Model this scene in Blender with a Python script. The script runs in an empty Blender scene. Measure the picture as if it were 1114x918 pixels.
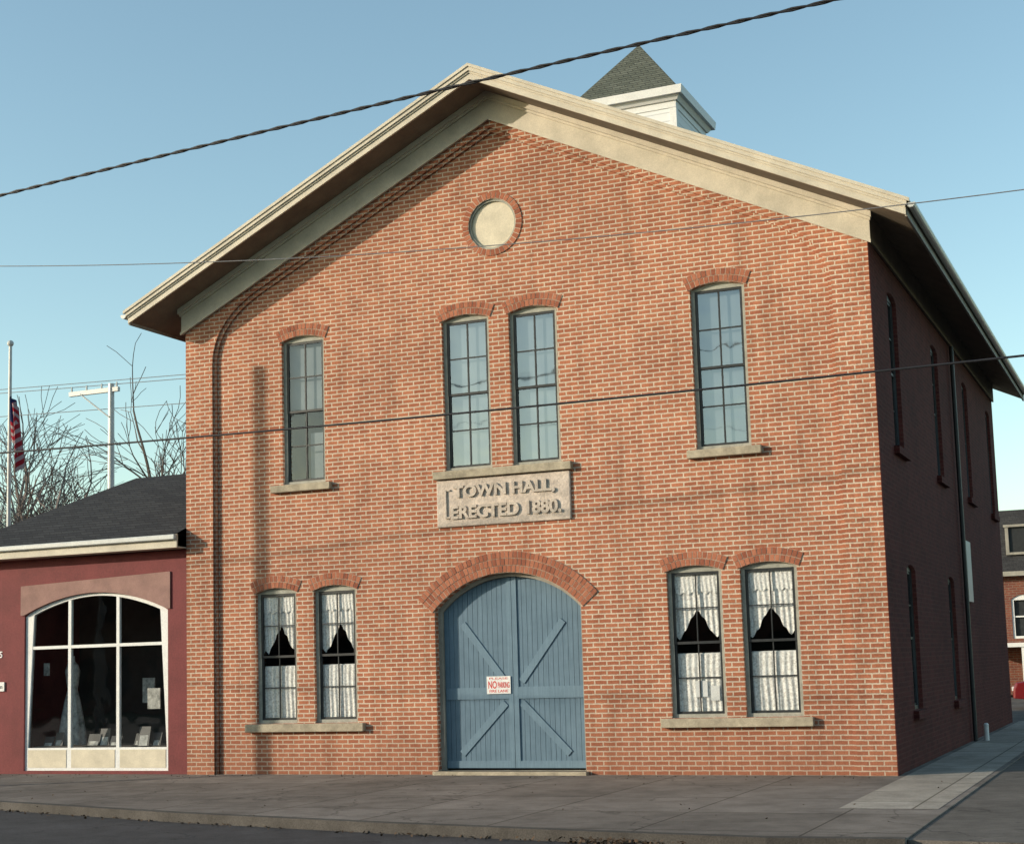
import bpy, math, random
import numpy as np
from mathutils import Matrix, Vector
random.seed(7)
sc=bpy.context.scene
sc.view_settings.view_transform='Standard'; sc.view_settings.look='None'; sc.view_settings.exposure=0
W=13.0; XC=6.5; D=17.5; SL=0.48; ZR=12.2
SUNV=Vector((1.31,.914,-.43)).normalized()

# ------------------------------------------------------------ materials
def N(nt,t,**k):
    n=nt.nodes.new(t)
    for a,b in k.items():
        if hasattr(n,a): setattr(n,a,b)
    return n
def base(name,rough=.8,spec=.3):
    m=bpy.data.materials.new(name); m.use_nodes=True
    nt=m.node_tree; b=nt.nodes['Principled BSDF']
    b.inputs['Roughness'].default_value=rough
    b.inputs['Specular IOR Level'].default_value=spec
    return m,nt,b
def ramp(nt,fac,stops):
    r=N(nt,'ShaderNodeValToRGB'); e=r.color_ramp.elements
    while len(e)<len(stops): e.new(.5)
    for i,(p,c) in enumerate(stops):
        e[i].position=p; e[i].color=(c[0],c[1],c[2],1)
    nt.links.new(fac,r.inputs[0]); return r.outputs[0]
def noise(nt,vec,scale,detail=4,rough=.6):
    n=N(nt,'ShaderNodeTexNoise'); n.inputs['Scale'].default_value=scale
    n.inputs['Detail'].default_value=detail; n.inputs['Roughness'].default_value=rough
    if vec is not None: nt.links.new(vec,n.inputs['Vector'])
    return n.outputs['Fac']
def mixc(nt,a,b,fac,mode='MIX'):
    m=N(nt,'ShaderNodeMix'); m.data_type='RGBA'; m.blend_type=mode
    for s,v in ((0,fac),(6,a),(7,b)):
        if hasattr(v,'is_linked') or hasattr(v,'links'): nt.links.new(v,m.inputs[s])
        else: m.inputs[s].default_value=v if s==0 else (v[0],v[1],v[2],1)
    return m.outputs[2]
def bump(nt,b,h,strength=.3,dist=.01):
    n=N(nt,'ShaderNodeBump'); n.inputs['Strength'].default_value=strength
    n.inputs['Distance'].default_value=dist
    nt.links.new(h,n.inputs['Height']); nt.links.new(n.outputs[0],b.inputs['Normal'])
def objco(nt): return N(nt,'ShaderNodeTexCoord').outputs['Object']
def plain(name,col,rough=.7,var=.25,scale=6,bs=.15,spec=.3,fine=60):
    m,nt,b=base(name,rough,spec); co=objco(nt)
    f=noise(nt,co,scale,4,.65); g=noise(nt,co,fine,1)
    lo=[c*(1-var) for c in col]; hi=[min(1,c*(1+var)) for c in col]
    c=ramp(nt,f,[(.3,lo),(.7,hi)])
    c=mixc(nt,c,ramp(nt,g,[(.3,(.8,.8,.8)),(.7,(1.1,1.1,1.1))]),.6,'MULTIPLY')
    nt.links.new(c,b.inputs['Base Color']); 
    if bs: bump(nt,b,g,bs,.01)
    return m
def wallvec(nt):
    co=objco(nt); s=N(nt,'ShaderNodeSeparateXYZ'); nt.links.new(co,s.inputs[0])
    a=N(nt,'ShaderNodeMath'); a.operation='ADD'; nt.links.new(s.outputs[0],a.inputs[0]); nt.links.new(s.outputs[1],a.inputs[1])
    c=N(nt,'ShaderNodeCombineXYZ'); nt.links.new(a.outputs[0],c.inputs[0]); nt.links.new(s.outputs[2],c.inputs[1])
    return c.outputs[0],co,s
def brickmat(name,c1,c2,mortar,bw=.225,rh=.078,ms=.0125,stain=True,var=1.0):
    m,nt,b=base(name,.9,.15); v,co,s=wallvec(nt)
    nz=N(nt,'ShaderNodeTexNoise'); nz.inputs['Scale'].default_value=9; nz.inputs['Detail'].default_value=1; nt.links.new(co,nz.inputs['Vector'])
    vm=N(nt,'ShaderNodeVectorMath'); vm.operation='SCALE'; vm.inputs['Scale'].default_value=.012
    nt.links.new(nz.outputs['Color'],vm.inputs[0])
    va=N(nt,'ShaderNodeVectorMath'); va.operation='ADD'; nt.links.new(v,va.inputs[0]); nt.links.new(vm.outputs[0],va.inputs[1])
    br=N(nt,'ShaderNodeTexBrick'); nt.links.new(va.outputs[0],br.inputs['Vector'])
    br.inputs['Scale'].default_value=1; br.inputs['Brick Width'].default_value=bw; br.inputs['Row Height'].default_value=rh
    br.inputs['Mortar Size'].default_value=ms; br.inputs['Mortar Smooth'].default_value=.25; br.inputs['Bias'].default_value=-.15
    br.inputs['Color1'].default_value=(*c1,1); br.inputs['Color2'].default_value=(*c2,1); br.inputs['Mortar'].default_value=(*mortar,1)
    big=noise(nt,co,.45,5,.65); mid=noise(nt,co,3,4,.7); fi=noise(nt,co,45,1,.7)
    c=mixc(nt,br.outputs['Color'],ramp(nt,big,[(.3,(.80,.79,.80)),(.5,(1,1,1)),(.72,(1.14,1.14,1.13))]),1,'MULTIPLY')
    c=mixc(nt,c,ramp(nt,mid,[(.3,(.84,.82,.82)),(.7,(1.12,1.12,1.12))]),var,'MULTIPLY')
    c=mixc(nt,c,ramp(nt,fi,[(.25,(.72,.72,.72)),(.75,(1.23,1.23,1.23))]),.8,'MULTIPLY')
    if stain:
        mr=N(nt,'ShaderNodeMapRange'); mr.inputs[1].default_value=0; mr.inputs[2].default_value=1.3; mr.inputs[3].default_value=.8; mr.inputs[4].default_value=0
        nt.links.new(s.outputs[2],mr.inputs[0])
        mu=N(nt,'ShaderNodeMath'); mu.operation='MULTIPLY'; nt.links.new(mr.outputs[0],mu.inputs[0]); nt.links.new(mid,mu.inputs[1])
        c=mixc(nt,c,(.20,.088,.058),mu.outputs[0])
        mp=N(nt,'ShaderNodeMapping'); mp.inputs['Scale'].default_value=(2.2,2.2,.22); nt.links.new(co,mp.inputs[0])
        stf=noise(nt,mp.outputs[0],1.6,4,.7)
        c=mixc(nt,c,ramp(nt,stf,[(.32,(.78,.76,.75)),(.5,(1,1,1)),(.75,(1.08,1.09,1.10))]),.9,'MULTIPLY')
    nt.links.new(c,b.inputs['Base Color'])
    inv=N(nt,'ShaderNodeMath'); inv.operation='MULTIPLY'; nt.links.new(br.outputs['Fac'],inv.inputs[0]); inv.inputs[1].default_value=-1
    bump(nt,b,inv.outputs[0],.5,.008)
    return m
M={}
M['brick']=brickmat('facade_brick',(.375,.142,.080),(.285,.098,.057),(.50,.405,.315))
M['sidebrick']=brickmat('side_brick_shaded',(.085,.020,.018),(.055,.014,.014),(.09,.032,.026),stain=False)  # maroon brick, darkened further: the side's deep shade is put into the colour
M['farbrick']=brickmat('far_brick',(.18,.062,.042),(.13,.045,.036),(.18,.13,.10),bw=.3,rh=.1,stain=False)
m,nt,b=base('arch_brick',.9,.15); g=N(nt,'ShaderNodeNewGeometry')
c=ramp(nt,g.outputs['Random Per Island'],[(0,(.23,.078,.048)),(.5,(.31,.112,.066)),(1,(.38,.15,.09))])
fi=noise(nt,objco(nt),40,3); c=mixc(nt,c,ramp(nt,fi,[(.25,(.75,.75,.75)),(.75,(1.2,1.2,1.2))]),.8,'MULTIPLY')
nt.links.new(c,b.inputs['Base Color']); bump(nt,b,fi,.4,.006); M['arch']=m
M['mortar']=plain('mortar',(.46,.37,.29),.95,.2,12)
M['cream']=plain('cream_paint',(.50,.45,.365),.6,.16,2.2,.08)
M['creamshade']=plain('shaded_cream_paint',(.16,.13,.10),.75,.2,2.5,.1)  # same cream paint as the trim, with the eaves' shade put into the colour
M['greyframe']=plain('weathered_grey_paint',(.27,.255,.22),.75,.2,3,.1)
M['stone']=plain('sill_stone',(.35,.30,.225),.9,.28,5,.4)
M['plaque']=plain('plaque_stone',(.50,.42,.36),.95,.28,4,.9,fine=30)
M['letters']=plain('plaque_letters',(.47,.40,.34),.95,.2,8,.5,fine=40)
M['ventboard']=plain('painted_board',(.56,.50,.39),.7,.14,3,.1)
M['casing']=plain('window_casing_paint',(.29,.29,.25),.6,.2,8,.1)
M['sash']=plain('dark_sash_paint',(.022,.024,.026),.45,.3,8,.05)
M['blind']=plain('window_blind',(.135,.16,.175),.8,.18,1.5,0)  # blue-grey colour standing for sky reflected in the upper panes
M['white']=plain('white_paint',(.66,.66,.65),.5,.06,4,.05)
M['metalw']=plain('gutter_metal',(.45,.46,.45),.35,.1,4,.03,.5)
M['redpaint']=plain('maroon_painted_block',(.15,.030,.032),.75,.2,1.6,.25,fine=25)
M['pinkpanel']=plain('faded_pink_panel',(.26,.15,.13),.8,.22,2,.15)
M['dark']=plain('interior_dark',(.03,.028,.026),.9,.3,2,0)
M['intwall']=plain('interior_wall',(.07,.063,.057),.9,.2,2,0)
M['wood']=plain('pole_wood',(.34,.31,.27),.85,.2,6,.3)
M['wire']=plain('wire_dark',(.018,.018,.022),.5,.2,9,0)
M['wirel']=plain('wire_light',(.16,.16,.17),.4,.2,9,0)
M['bark']=plain('bark',(.13,.11,.10),.95,.3,5,0)
M['bark2']=plain('bark_grey',(.16,.135,.13),.95,.3,5,0)
M['carpaint']=plain('red_car_paint',(.16,.012,.015),.25,.05,2,0,.6)
M['rubber']=plain('rubber',(.02,.02,.02),.8,.2,9,.1)
def doorpaint(name,lo,hi):
    m,nt,b=base(name,.6,.25); co=objco(nt)
    f=noise(nt,co,2.4,5,.7); mp=N(nt,'ShaderNodeMapping'); mp.inputs['Scale'].default_value=(30,1,1.2); nt.links.new(co,mp.inputs[0])
    g=noise(nt,mp.outputs[0],1.5,4,.7)
    c=ramp(nt,f,[(.3,lo),(.7,hi)]); c=mixc(nt,c,ramp(nt,g,[(.3,(.78,.78,.80)),(.7,(1.12,1.1,1.1))]),.8,'MULTIPLY')
    nt.links.new(c,b.inputs['Base Color']); bump(nt,b,g,.2,.005); return m
M['blue']=doorpaint('blue_door_paint',(.088,.148,.200),(.120,.190,.250))
M['bluetrim']=doorpaint('blue_trim_paint',(.105,.170,.225),(.140,.218,.28))
def glassmat(name,boost,tint):
    m=bpy.data.materials.new(name); m.use_nodes=True; nt=m.node_tree; nt.nodes.clear()
    o=N(nt,'ShaderNodeOutputMaterial'); t=N(nt,'ShaderNodeBsdfTransparent'); t.inputs[0].default_value=(*tint,1)
    gl=N(nt,'ShaderNodeBsdfGlossy'); gl.inputs['Roughness'].default_value=.03; gl.inputs['Color'].default_value=(.9,.95,1,1)
    lw=N(nt,'ShaderNodeLayerWeight'); lw.inputs[0].default_value=.5
    pw=N(nt,'ShaderNodeMath'); pw.operation='POWER'; pw.inputs[1].default_value=4.0; nt.links.new(lw.outputs['Facing'],pw.inputs[0])
    ma=N(nt,'ShaderNodeMath'); ma.operation='MULTIPLY_ADD'; ma.inputs[1].default_value=.9; ma.inputs[2].default_value=boost+.05; ma.use_clamp=True
    nt.links.new(pw.outputs[0],ma.inputs[0])
    mx=N(nt,'ShaderNodeMixShader'); nt.links.new(ma.outputs[0],mx.inputs[0]); nt.links.new(t.outputs[0],mx.inputs[1]); nt.links.new(gl.outputs[0],mx.inputs[2])
    nz=noise(nt,objco(nt),2.2,1); bp=N(nt,'ShaderNodeBump'); bp.inputs['Strength'].default_value=.25; bp.inputs['Distance'].default_value=.02
    nt.links.new(nz,bp.inputs['Height']); nt.links.new(bp.outputs[0],gl.inputs['Normal'])
    nt.links.new(mx.outputs[0],o.inputs[0]); return m
M['glass']=glassmat('window_glass',.02,(.95,.96,.96))
M['glassup']=glassmat('upper_window_glass',.15,(.88,.90,.91))
m,nt,b=base('lace_curtain',.9,.1); co=objco(nt); f=noise(nt,co,30,2)
nt.links.new(ramp(nt,f,[(.36,(.52,.50,.47)),(.58,(.78,.77,.74))]),b.inputs['Base Color']); M['lace']=m
M['prints']=plain('print_paper',(.38,.38,.36),.8,.5,9,0,fine=20)
def shingles(name,c1,c2):
    m,nt,b=base(name,.95,.1); co=objco(nt); s=N(nt,'ShaderNodeSeparateXYZ'); nt.links.new(co,s.inputs[0])
    cb=N(nt,'ShaderNodeCombineXYZ'); a=N(nt,'ShaderNodeMath'); a.operation='ADD'; nt.links.new(s.outputs[0],a.inputs[0]); nt.links.new(s.outputs[1],a.inputs[1])
    nt.links.new(a.outputs[0],cb.inputs[0]); nt.links.new(s.outputs[2],cb.inputs[1])
    br=N(nt,'ShaderNodeTexBrick'); nt.links.new(cb.outputs[0],br.inputs['Vector']); br.inputs['Scale'].default_value=1
    br.inputs['Brick Width'].default_value=.3; br.inputs['Row Height'].default_value=.07; br.inputs['Mortar Size'].default_value=.006
    br.inputs['Color1'].default_value=(*c1,1); br.inputs['Color2'].default_value=(*c2,1); br.inputs['Mortar'].default_value=(.02,.02,.02,1)
    c=mixc(nt,br.outputs['Color'],ramp(nt,noise(nt,co,20,4),[(.3,(.7,.7,.7)),(.7,(1.25,1.25,1.25))]),.8,'MULTIPLY')
    nt.links.new(c,b.inputs['Base Color']); bump(nt,b,br.outputs['Fac'],.4,-.01); return m
M['roof']=shingles('grey_shingles',(.10,.105,.10),(.075,.08,.08))
M['roof2']=shingles('dark_shingles',(.052,.052,.055),(.036,.036,.04))
M['roof3']=shingles('cupola_shingles',(.12,.13,.11),(.085,.095,.08))
m,nt,b=base('white_clapboard',.6,.3); co=objco(nt); w=N(nt,'ShaderNodeTexWave'); w.bands_direction='Z'; w.wave_profile='SAW'; w.inputs['Scale'].default_value=1.6
nt.links.new(co,w.inputs[0]); nt.links.new(ramp(nt,w.outputs['Fac'],[(0,(.40,.41,.42)),(.15,(.68,.69,.70)),(1,(.66,.67,.68))]),b.inputs['Base Color'])
bump(nt,b,w.outputs['Fac'],.5,.02); M['clap']=m
def groundmat(name,col,joint=None,crack=True,var=.3):
    m,nt,b=base(name,.92,.2); co=objco(nt)
    f=noise(nt,co,.35,5,.7); g=noise(nt,co,70,1,.7); h=noise(nt,co,2.2,4,.7)
    c=ramp(nt,f,[(.3,[k*(1-var) for k in col]),(.7,[k*(1+var) for k in col])])
    c=mixc(nt,c,ramp(nt,g,[(.3,(.65,.65,.65)),(.7,(1.35,1.35,1.35))]),.7,'MULTIPLY')
    c=mixc(nt,c,ramp(nt,h,[(.3,(.70,.69,.68)),(.6,(1.08,1.08,1.08))]),.9,'MULTIPLY')
    if joint:
        br=N(nt,'ShaderNodeTexBrick'); nt.links.new(co,br.inputs['Vector']); br.offset=0; br.inputs['Scale'].default_value=1
        br.inputs['Brick Width'].default_value=joint; br.inputs['Row Height'].default_value=joint; br.inputs['Mortar Size'].default_value=.014
        br.inputs['Color1'].default_value=(1,1,1,1); br.inputs['Color2'].default_value=(.78,.77,.76,1); br.inputs['Mortar'].default_value=(.35,.33,.3,1)
        c=mixc(nt,c,br.outputs['Color'],1,'MULTIPLY')
    if crack:
        vo=N(nt,'ShaderNodeTexVoronoi'); vo.feature='DISTANCE_TO_EDGE'; vo.inputs['Scale'].default_value=.33
        nz=N(nt,'ShaderNodeTexNoise'); nz.inputs['Scale'].default_value=1.2; nz.inputs['Detail'].default_value=5; nt.links.new(co,nz.inputs['Vector'])
        vs=N(nt,'ShaderNodeVectorMath'); vs.operation='SCALE'; vs.inputs['Scale'].default_value=1.2; nt.links.new(nz.outputs['Color'],vs.inputs[0])
        va=N(nt,'ShaderNodeVectorMath'); va.operation='ADD'; nt.links.new(co,va.inputs[0]); nt.links.new(vs.outputs[0],va.inputs[1]); nt.links.new(va.outputs[0],vo.inputs['Vector'])
        c=mixc(nt,c,ramp(nt,vo.outputs['Distance'],[(0,(.4,.4,.4)),(.008,(1,1,1))]),.8,'MULTIPLY')
    nt.links.new(c,b.inputs['Base Color']); bump(nt,b,g,.5,.01); return m
M['walk']=groundmat('old_concrete',(.19,.165,.148),1.9)
M['walk2']=groundmat('pale_concrete',(.35,.315,.275),1.4,False,.15)
M['road']=groundmat('asphalt',(.052,.049,.052))
M['alley']=groundmat('worn_asphalt',(.115,.102,.092))
M['curb']=groundmat('curb_concrete',(.075,.068,.062),None,False)
M['grass']=groundmat('winter_grass',(.07,.075,.035),None,False)

# ------------------------------------------------------------ helpers
def empty(name,loc=(0,0,0)):
    e=bpy.data.objects.new(name,None); e.empty_display_size=.5; e.location=loc; sc.collection.objects.link(e); return e
def addobj(name,mesh,parent=None,mat=None):
    o=bpy.data.objects.new(name,mesh); sc.collection.objects.link(o)
    if mat is not None: mesh.materials.clear(); mesh.materials.append(mat)
    if parent is not None:
        o.parent=parent; o.matrix_parent_inverse=Matrix.Translation(-Vector(parent.location))
    return o
F=lambda u,v,d:(u,-d,v)
R=lambda u,v,d:(W+d,u,v)
L=lambda u,v,d:(-d,u,v)
B=lambda u,v,d:(u,D+d,v)
class MB:
    def __init__(s): s.v=[]; s.f=[]
    def prism(s,pts,d0,d1,T=F):
        n=len(pts); k=len(s.v)
        s.v+=[T(p[0],p[1],d0) for p in pts]+[T(p[0],p[1],d1) for p in pts]
        s.f.append([k+i for i in range(n)]); s.f.append([k+n+i for i in range(n)][::-1])
        for i in range(n):
            j=(i+1)%n; s.f.append([k+i,k+n+i,k+n+j,k+j])
        return s
    def box(s,u0,u1,v0,v1,d0,d1,T=F): return s.prism([(u0,v0),(u1,v0),(u1,v1),(u0,v1)],d0,d1,T)
    def wbox(s,x0,x1,y0,y1,z0,z1): return s.box(x0,x1,z0,z1,-y1,-y0,F)
    def beam(s,p,q,w,d0,d1,T=F):
        p=Vector(p);q=Vector(q);t=(q-p).normalized();n=Vector((-t.y,t.x))*w/2
        return s.prism([p-n,q-n,q+n,p+n],d0,d1,T)
    def cyl(s,p,q,r0,r1,n=10):
        p=Vector(p);q=Vector(q);t=(q-p).normalized(); a=t.orthogonal().normalized(); b=t.cross(a); k=len(s.v)
        for c,r in ((p,r0),(q,r1)):
            for i in range(n):
                an=2*math.pi*i/n; s.v.append(tuple(c+a*math.cos(an)*r+b*math.sin(an)*r))
        for i in range(n):
            j=(i+1)%n; s.f.append([k+i,k+j,k+n+j,k+n+i])
        s.f.append([k+i for i in range(n)][::-1]); s.f.append([k+n+i for i in range(n)]); return s
    def make(s,name,mat,parent=None,bevel=0,smooth=False,recalc=True):
        me=bpy.data.meshes.new(name); me.from_pydata([tuple(x) for x in s.v],[],s.f); me.update()
        import bmesh
        if recalc:
            bm=bmesh.new(); bm.from_mesh(me); bmesh.ops.recalc_face_normals(bm,faces=bm.faces); bm.to_mesh(me); bm.free()
        if smooth: me.shade_smooth()
        o=addobj(name,me,parent,mat)
        if bevel:
            b=o.modifiers.new('bevel','BEVEL'); b.width=bevel; b.segments=2; b.limit_method='ANGLE'
        return o
def plate(name,outer,holes,d0,d1,mat,T=F,parent=None):
    cu=bpy.data.curves.new(name,'CURVE'); cu.dimensions='2D'; cu.fill_mode='BOTH'; cu.extrude=abs(d1-d0)/2
    for ring in [outer]+holes:
        sp=cu.splines.new('POLY'); sp.points.add(len(ring)-1)
        for i,p in enumerate(ring): sp.points[i].co=(p[0],p[1],0,1)
        sp.use_cyclic_u=True
    ob=bpy.data.objects.new(name+'_c',cu); sc.collection.objects.link(ob)
    bpy.context.view_layer.update(); dg=bpy.context.evaluated_depsgraph_get()
    me=bpy.data.meshes.new_from_object(ob.evaluated_get(dg)); bpy.data.objects.remove(ob)
    dm=(d0+d1)/2
    for v in me.vertices: v.co=T(v.co.x,v.co.y,v.co.z+dm)
    import bmesh
    bm=bmesh.new(); bm.from_mesh(me); bmesh.ops.remove_doubles(bm,verts=bm.verts,dist=1e-5); bmesh.ops.recalc_face_normals(bm,faces=bm.faces); bm.to_mesh(me); bm.free()
    return addobj(name,me,parent,mat)
def arcpts(cx,zs,hw,rise,n=14,ext=0):
    Rr=(hw*hw+rise*rise)/(2*rise); cz=zs+rise-Rr; a=math.asin(min(1,hw/Rr))
    return [(cx+Rr*math.sin(a-2*a*i/n),cz+Rr*math.cos(a-2*a*i/n)) for i in range(n+1)],Rr,cz,a
def opening(cx,z0,zs,hw,rise):
    a,_,_,_=arcpts(cx,zs,hw,rise); return [(cx-hw,z0),(cx+hw,z0)]+a
def ringbricks(mb,mo,cx,cz,r0,r1,a0,a1,bw,T,d=.018,gap=.012):
    n=max(3,int(round((a1-a0)*r0/bw)))
    P=lambda r,a:(cx+r*math.sin(a),cz+r*math.cos(a))
    for i in range(n):
        b0=a0+(a1-a0)*i/n+gap/2/r0; b1=a0+(a1-a0)*(i+1)/n-gap/2/r0
        dd=d+random.uniform(-.003,.003)
        mb.prism([P(r0,b0),P(r0,b1),P(r1,b1),P(r1,b0)],0.0,dd,T)
    k=max(8,n//2)
    for i in range(k):
        b0=a0+(a1-a0)*i/k; b1=a0+(a1-a0)*(i+1)/k
        mo.prism([P(r0-.004,b0),P(r0-.004,b1),P(r1+.004,b1),P(r1+.004,b0)],-.0,d*.7,T)

# ------------------------------------------------------------ TOWN HALL
hall=empty('town_hall',(XC,0,0))
zl=lambda x,o=0: ZR-SL*abs(x-XC)+o
WIN_UP=[(2.535,.455),(5.875,.46),(7.17,.455),(10.485,.465)]
WIN_LO=[(1.90,.435),(3.14,.44),(9.88,.465),(11.12,.465)]
holes=[opening(c,5.26,7.95,h,.085) for c,h in WIN_UP]+[opening(c,.91,3.29,h,.085) for c,h in WIN_LO]
holes.append(opening(6.525,.06,2.83,1.375,.60))
VC=(6.46,9.60)
holes.append([(VC[0]+.46*math.cos(2*math.pi*i/40),VC[1]+.46*math.sin(2*math.pi*i/40)) for i in range(40)])
outer=[(0,-.1),(W,-.1),(W,zl(W,-.24)),(XC,zl(XC,-.24)),(0,zl(0,-.24))]
plate('front_wall',outer,holes,-.35,0,M['brick'],F,hall)
def border(off,x_in,d,name):
    top=lambda x: zl(x,-.73-off)
    pts=[(0,-.1),(0,zl(0,-.5)),(XC,zl(XC,-.5)),(W,zl(W,-.5)),(W,-.1)]
    xr=W-x_in; xa=xr-1.0
    p0=Vector((xr,7.65));p1=Vector((xr,top(xr)-.02));p2=Vector((xa,top(xa)))
    arc=[(1-t)**2*p0+2*t*(1-t)*p1+t*t*p2 for t in [i/12 for i in range(13)]]
    right=[(xr,-.1)]+[tuple(a) for a in arc]
    pts+=right+[(XC,top(XC))]+[(W-a[0],a[1]) for a in reversed(right)]
    return plate(name,pts,[],d[0],d[1],M['brick'],F,hall)
border(.13,.60,(.05,.10),'corner_pier_band')
border(.21,.66,(0,.05),'corner_pier_band_step')
sideup=[1.95,6.85,11.55,16.2]; sidelo=[2.35,7.3]
sh=[opening(y,5.26,7.85,.45,.085) for y in sideup]+[opening(y,.91,3.25,.45,.085) for y in sidelo]
so=[(.35,-.1),(D,-.1),(D,zl(W,-.24)),(.35,zl(W,-.24))]
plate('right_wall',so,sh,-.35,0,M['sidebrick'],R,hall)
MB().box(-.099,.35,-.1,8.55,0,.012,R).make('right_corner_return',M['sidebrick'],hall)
plate('left_wall',so,[],-.35,0,M['sidebrick'],L,hall)
plate('back_wall',[(0.35,-.1),(W-.35,-.1),(W-.35,zl(W-.35,-.24)),(XC,zl(XC,-.24)),(.35,zl(.35,-.24))],[],-.35,0,M['sidebrick'],B,hall)
MB().wbox(.35,W-.35,.35,D-.35,4.2,4.4).make('upper_floor',M['dark'],hall)
MB().wbox(.35,W-.35,3.2,3.3,0,4.2).make('interior_partition',M['dark'],hall)
MB().wbox(.35,W-.35,3.2,3.3,4.4,8.7).make('interior_partition_upper',M['dark'],hall)
def chev(h,t,b): return [(XC-h,zl(XC-h,t)),(XC,zl(XC,t)),(XC+h,zl(XC+h,t)),(XC+h,zl(XC+h,b)),(XC,zl(XC,b)),(XC-h,zl(XC-h,b))]
MB().prism(chev(7.30,0.0,-.045),-(D+.94),.93).make('roof_shingles',M['roof'],hall)
MB().prism(chev(7.24,-.046,-.26),.86,.90).make('rake_fascia',M['cream'],hall)
MB().prism(chev(7.31,.012,-.045),.931,.965).prism(chev(7.265,-.046,-.115),.90,.945).prism(chev(7.24,-.116,-.15),.90,.92).make('rake_crown_moulding',M['cream'],hall)
MB().prism(chev(7.22,-.20,-.235),-(D+.86),.86).make('soffit',M['creamshade'],hall)
MB().prism(chev(6.56,-.236,-.73),.102,.155).make('frieze_board',M['cream'],hall)
MB().prism(chev(6.60,-.236,-.33),.155,.23).prism(chev(6.58,-.331,-.38),.155,.19).prism(chev(6.57,-.69,-.745),.155,.18).make('frieze_moulding',M['cream'],hall)
m=MB()
for sgn in (1,-1):
    X=lambda d: XC+sgn*(6.5+d)
    a=sorted((X(.014),X(.055)))
    m.wbox(a[0],a[1],-.10,D,8.36,zl(W,-.236)-.03)
m.make('side_frieze',M['creamshade'],hall)
m=MB()
for sgn in (1,-1):
    a=sorted((XC+sgn*7.22,XC+sgn*7.255)); zt=zl(XC+7.255,-.05)
    m.wbox(a[0],a[1],-.858,D+.86,zt-.22,zt)
m.make('eave_fascia',M['greyframe'],hall)
m=MB()
for sgn in (1,-1):
    gx=XC+sgn*7.325; zt=zl(XC+7.3,-.03)
    P=[(gx+.065*math.cos(a),zt-.03+.075*math.sin(a)) for a in [math.pi+math.pi*i/8 for i in range(9)]]
    m.prism(P,-(D+.9),.93)
m.make('eave_gutter',M['metalw'],hall)
m=MB(); m.prism([(VC[0]+.46*math.cos(2*math.pi*i/40),VC[1]+.46*math.sin(2*math.pi*i/40)) for i in range(40)],-.16,-.06); m.make('round_vent_board',M['ventboard'],hall)
plate('round_vent_rim',[(VC[0]+.458*math.cos(2*math.pi*i/40),VC[1]+.458*math.sin(2*math.pi*i/40)) for i in range(40)],
 [[(VC[0]+.42*math.cos(2*math.pi*i/40),VC[1]+.42*math.sin(2*math.pi*i/40)) for i in range(40)]],-.06,-.02,M['casing'],F,hall)
mb=MB(); mo=MB()
for (c,h),z in [(w,7.95) for w in WIN_UP]+[(w,3.29) for w in WIN_LO]:
    _,Rr,cz,a=arcpts(c,z,h,.085)
    ringbricks(mb,mo,c,cz,Rr+.004,Rr+.108,-a-.03,a+.03,.08,F)
    ringbricks(mb,mo,c,cz,Rr+.118,Rr+.222,-a-.03,a+.03,.08,F)
_,Rr,cz,a=arcpts(6.525,2.83,1.375,.60)
for k in range(3): ringbricks(mb,mo,6.525,cz,Rr+.004+.122*k,Rr+.116+.122*k,-a-.03,a+.03,.078,F,.018+.003*k)
ringbricks(mb,mo,VC[0],VC[1],.464,.575,0,2*math.pi,.078,F)
mb.make('brick_arches',M['arch'],hall); mo.make('arch_mortar',M['mortar'],hall)
m=MB()
for a,b,z0,z1 in [(1.87,3.13,5.12,5.255),(5.22,7.84,5.115,5.255),(9.88,11.13,5.12,5.255),(1.27,3.74,.76,.905),(9.25,11.75,.76,.905)]:
    m.box(a,b,z0,z1,-.18,.11)
m.make('stone_sills',M['stone'],hall,.012)
m=MB()
for y in sideup: m.box(y-.6,y+.6,5.12,5.255,-.18,.09,R)
for y in sidelo: m.box(y-.6,y+.6,.76,.905,-.18,.09,R)
m.make('side_sills',M['sidebrick'],hall,.01)
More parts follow.
